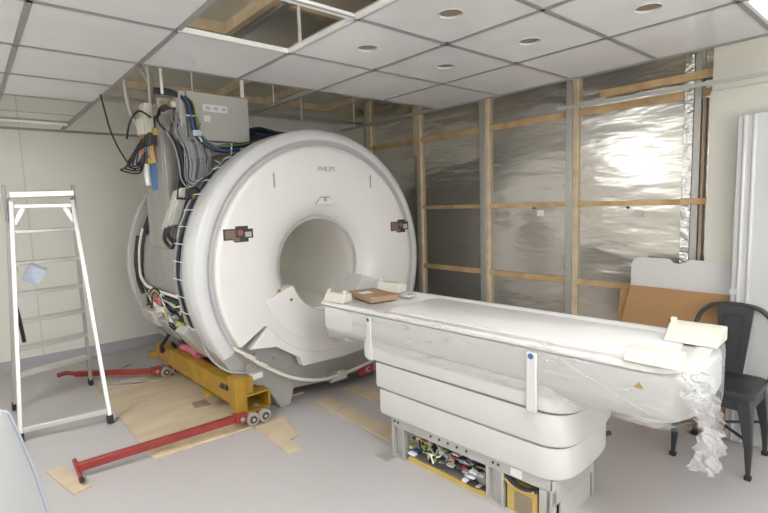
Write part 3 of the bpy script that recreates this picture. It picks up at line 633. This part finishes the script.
for k,(a,b,lb) in enumerate((((.80,4.62),(1.10,4.50),'nearest grey metal strip of the loose heap below the rear drawbar'),((.86,4.68),(1.06,4.60),'middle grey metal strip of the loose heap below the rear drawbar'),((.92,4.70),(1.12,4.66),'rearmost grey metal strip of the loose heap below the rear drawbar'),((.95,4.57),(1.20,4.48),'rightmost grey metal strip of the loose heap on the plywood'))):
    z = .014
    o = MB().bar((*a,z),(*b,z),.03,.003).build('metal_strip','alu'); tag(o,lb,'metal strip','grey metal strips on the plywood')
o = MB().tube([(1.0,5.10,.004),(1.05,5.15,.012),(1.12,5.22,.004)],.008,6).build('blue_offcut','bluepaper'); tag(o,'scrap of pale blue packing on the floor behind the rear red drawbar','scrap')

# ------------------------------------------------------------------ stepladder
ld = thing('stepladder','tall aluminium stepladder standing open by the beige back wall','stepladder',(.42,4.3,0))
def W(p): return Vector(p)-V(.42,4.3,0)
nl0,nl1 = V(.15,3.95,.0),V(.262,4.24,1.60); nr0,nr1 = V(.664,3.84,.0),V(.615,4.20,1.60)
fl0,fl1 = V(.165,4.66,.0),V(.25,4.36,1.62); fr0,fr1 = V(.715,4.85,.0),V(.645,4.40,1.62)
for nm,a,b,m_,w_ in (('stile',nl0,nl1,'alu',.026),('stile',nr0,nr1,'alu',.026),('rear_stile',fl0,fl1,'alud',.024),('rear_stile',fr0,fr1,'alud',.022)):
    a2 = a.lerp(b,.03)
    MB().bar(W(a2),W(b),w_,.045,up=(0,1,0)).build(nm,m_,ld,bevel=.003)
    MB().bar(W(a),W(a.lerp(b,.035)),w_+.012,.056,up=(0,1,0)).build('foot','rubber',ld,bevel=.004)
for z in (1.385,1.15,.918,.70,.485,.275):
    k = z/1.62; a,b = fl0.lerp(fl1,k),fr0.lerp(fr1,k)
    MB().bar(W(a),W(b),.085,.028).build('step','alu',ld,bevel=.004)
MB().bar(W(nl0.lerp(nl1,.045)),W(nr0.lerp(nr1,.055)),.03,.034).build('brace','alu',ld,bevel=.003)
MB().bar(W(nl1+V(0,-.005,-.035)),W(nr1+V(0,-.005,-.035)),.03,.028).build('brace','alu',ld,bevel=.003)
MB().bar(W((.255,4.29,1.645)),W((.64,4.285,1.655)),.13,.045).build('top_cap','alu',ld,bevel=.006)
for p,q in (((.262,4.23,1.44),(.33,4.23,1.565)),((.62,4.2,1.44),(.56,4.21,1.565))): MB().bar(W(p),W(q),.02,.03).build('gusset','alu',ld,bevel=.002)
for p,x in ((fl1,-.015),(fr1,.012)): MB().bar(W(p+V(x,-.01,-.16)),W(p+V(x,-.01,.10)),.02,.04,up=(0,1,0)).build('hinge','letter',ld,bevel=.004)
MB().bar(W((.245,4.12,1.125)),W((.262,4.50,1.125)),.012,.02).build('spreader','alud',ld); MB().bar(W((.645,4.08,1.14)),W((.665,4.50,1.14)),.012,.02).build('spreader','alud',ld)
MB().tube([W((.215,4.14,.90)),W((.225,4.10,.80)),W((.235,4.12,.70)),W((.24,4.13,.63))],.012,8).build('strap','rubber',ld)
tg = MB().hexa([W(p) for p in ((.27,4.24,1.05),(.36,4.25,.995),(.36,4.253,.995),(.27,4.253,1.05),(.335,4.24,1.165),(.425,4.25,1.11),(.425,4.253,1.11),(.335,4.253,1.165))]).build('instruction_tag','bluepaper',ld)
MB().bar(W((.335,4.238,1.160)),W((.425,4.246,1.108)),.004,.02).build('tag_clip','letter',tg)

# ------------------------------------------------------------------ black chair
ch = thing('metal_chair','black sheet metal cafe chair standing beyond the near end of the patient table','chair',(3.165,.775,0))
SZ = .455
def rr_(h,r,z,n=6,k=1):
    L_ = []
    for cx,cy,a0 in ((h-r,h-r,0),(-h+r,h-r,PI/2),(-h+r,-h+r,PI),(h-r,-h+r,3*PI/2)):
        for i in range(n+1): a = a0+PI/2*i/n; L_.append((cx+r*math.cos(a),(cy+r*math.sin(a))*k,z))
    return L_
MB().rings([rr_(.165,.05,SZ-.06),rr_(.185,.055,SZ-.03),rr_(.185,.055,SZ-.006),rr_(.176,.05,SZ),rr_(.15,.05,SZ-.001),rr_(.14,.05,SZ-.006)],cap0=True,cap1=True).build('seat','black',ch,smooth=40)
for sx in (-1,1):
    for sy in (-1,1):
        top = V(sx*.135,sy*.135,SZ-.03); ft = V(sx*.183,sy*.178,.0)
        lo = []
        for k,(w_,d_) in ((0,(.062,.062)),(.25,(.045,.045)),(.6,(.030,.030)),(.93,(.017,.017)),(1,(.018,.018))):
            p = top.lerp(ft,k); p += V(sx*.012*math.sin(k*PI),sy*.012*math.sin(k*PI),0)
            lo.append([(p.x-w_*.6,p.y-d_*.6,p.z),(p.x+w_*.6,p.y-d_*.6,p.z),(p.x+w_*.6,p.y+d_*.6,p.z),(p.x-w_*.6,p.y+d_*.6,p.z)])
        l = MB().rings(lo,cap0=True,cap1=True).build('leg','black',ch,bevel=.006)
        MB().rings([[(ft.x+a*.014,ft.y+b*.014,.0) for a,b in ((-1,-1),(1,-1),(1,1),(-1,1))],[(ft.x+a*.016,ft.y+b*.016,.02) for a,b in ((-1,-1),(1,-1),(1,1),(-1,1))]],cap0=True,cap1=True).build('foot','rubber',l)
for y in (-1,1): MB().bar((-.13,y*.168,SZ-.075),(.13,y*.168,SZ-.075),.006,.05).build('apron','black',ch)
MB().bar((-.168,-.13,SZ-.075),(-.168,.13,SZ-.075),.006,.05).build('apron','black',ch)
MB().bar((-.15,-.15,.2),(.15,.15,.2),.012,.012).build('cross_brace','black',ch); MB().bar((-.15,.15,.2),(.15,-.15,.2),.012,.012).build('cross_brace','black',ch)
MB().tube([(.16,.185,.44),(.165,.20,.56),(.185,.197,.68),(.205,.175,.775),(.215,.12,.83),(.22,.05,.848),(.22,-.05,.848),(.215,-.12,.83),(.205,-.175,.775),(.185,-.197,.68),(.165,-.20,.56),(.16,-.185,.44)],.0125,10).build('back_hoop','black',ch)
bp = [(-.062,SZ-.01,.165),(.062,SZ-.01,.165),(.09,.845,.217),(-.09,.845,.217)]
MB().hexa([(.158,-.06,SZ-.01),(.158,.06,SZ-.01),(.164,.06,SZ-.01),(.164,-.06,SZ-.01),(.213,-.092,.85),(.213,.092,.85),(.219,.092,.85),(.219,-.092,.85)]).build('back_splat','black',ch,bevel=.002)
MB().tube([(.166,-.03,.53),(.166,.03,.53),(.203,.045,.79),(.203,-.045,.79)],.005,6,closed=True,smooth=1).build('splat_rib','black',ch)

# ------------------------------------------------------------------ boards leaning on the wall, white panel
def lean(name,pts,th,m,label,cat,parent=None):
    n = V(-1,0,.12).normalized()*th; P_ = [Vector(p) for p in pts]
    mb = MB(); A = [mb.bm.verts.new(p) for p in P_]; B = [mb.bm.verts.new(p+n) for p in P_]; k_ = len(P_)
    mb.bm.faces.new(A); mb.bm.faces.new(B[::-1])
    for i in range(k_): mb.bm.faces.new((A[i],A[(i+1)%k_],B[(i+1)%k_],B[i]))
    o = mb.build(name,m,parent,bevel=.0015)
    return tag(o,label,cat) if label else o
def wx(z,x1=3.515,k=.03): return x1-(1.08-z)*k
top = [(1.42,0),(1.42,1.03),(1.405,1.065),(1.375,1.08),(1.20,1.08),(1.175,1.075),(1.155,1.055),(1.12,1.05),(1.085,1.062),(1.06,1.08),(.80,1.08),(.72,1.08),(.72,0)]
lean('white_board',[(wx(z),y,z) for y,z in top],.012,'board','pale grey-white board with a notched top edge leaning on the foil wall','board')
lean('cardboard_sheet',[(wx(z,3.49,.04),y,z) for y,z in ((1.56,0),(1.475,.86),(1.0,.86),(1.0,0))],.006,'card','darker cardboard sheet of which only the left edge shows behind the larger one','cardboard')
t = lean('cardboard_sheet',[(wx(z,3.47,.05),y,z) for y,z in ((1.58,0),(1.405,.89),(.825,.885),(.79,0))],.006,'card','large brown cardboard sheet leaning in front of the notched white board','cardboard')
s = MB(); z = .655; x = wx(z,3.47,.05)-.009; y = 1.12
for a,b,c1,d in ((-.032,.032,.026,.032),(-.032,.032,-.032,-.026),(.026,.032,-.032,.0),(-.032,-.026,-.032,.032),(-.02,.01,-.012,-.006),(.01,.016,-.012,.02)): s.box(x-.0015,x+.006,y+a,y+b,z+c1,z+d)
s.build('printed_mark','dark',t)
M['panel'] = mat('panel_gloss',(.56,.555,.54),.15,coat=.3)
pn = thing('tall_panel','tall glossy white panel with a ribbed edge standing behind the black chair','panel',(3.43,.385,0))
MB().box(-.02,.02,-1.3,.43,0,1.945).build('panel_sheet','panel',pn,bevel=.008)
for y in (.39,.345): MB().tube([(-.02,y,.01),(-.02,y,1.935)],.012,10).build('edge_rib','panel',pn)
MB().cyl((-.03,.41,.92),(-.02,.41,.92),.022,16).build('edge_cap','panel',pn)

# ------------------------------------------------------------------ curved cover in the left foreground
fg = thing('curved_cover','glossy white curved cover standing on edge in the left foreground','cover',(0,1.8,0))
edge = [(-.32,1.02),(-.15,.985),(-.05,.955),(.0,.935),(.032,.922),(.045,.912),(.056,.872),(.067,.823),(.090,.711),(.113,.565),(.130,.40),(.138,.2),(.140,0)]
lp = []
for k,(dy,sc,dx) in enumerate(((.0,1,0),(-.012,1,-.006),(-.03,1,-.02),(-.07,.985,-.045),(-.13,.96,-.09),(-.20,.92,-.15),(-.26,.86,-.22))):
    lp.append([(x+dx-(0 if k<3 else .0),dy,z*sc) for x,z in edge])
MB().rings(lp,close=False).build('cover_shell',mat('cover_gloss',(.50,.51,.505),.1,coat=.5),fg,solid=.006,smooth=60)
MB().tube([(x+.001,.004,z) for x,z in edge],.006,8).build('cover_rim',mat('cover_edge',(.42,.44,.52),.3),fg)

# ------------------------------------------------------------------ light and view
wd = bpy.data.worlds.new('world'); bpy.context.scene.world = wd; wd.use_nodes = True
wd.node_tree.nodes['Background'].inputs[0].default_value = (.9,.9,.9,1); wd.node_tree.nodes['Background'].inputs[1].default_value = .3
vs = bpy.context.scene.view_settings; vs.view_transform = 'Standard'; vs.look = 'None'; vs.exposure = .27; vs.gamma = 1
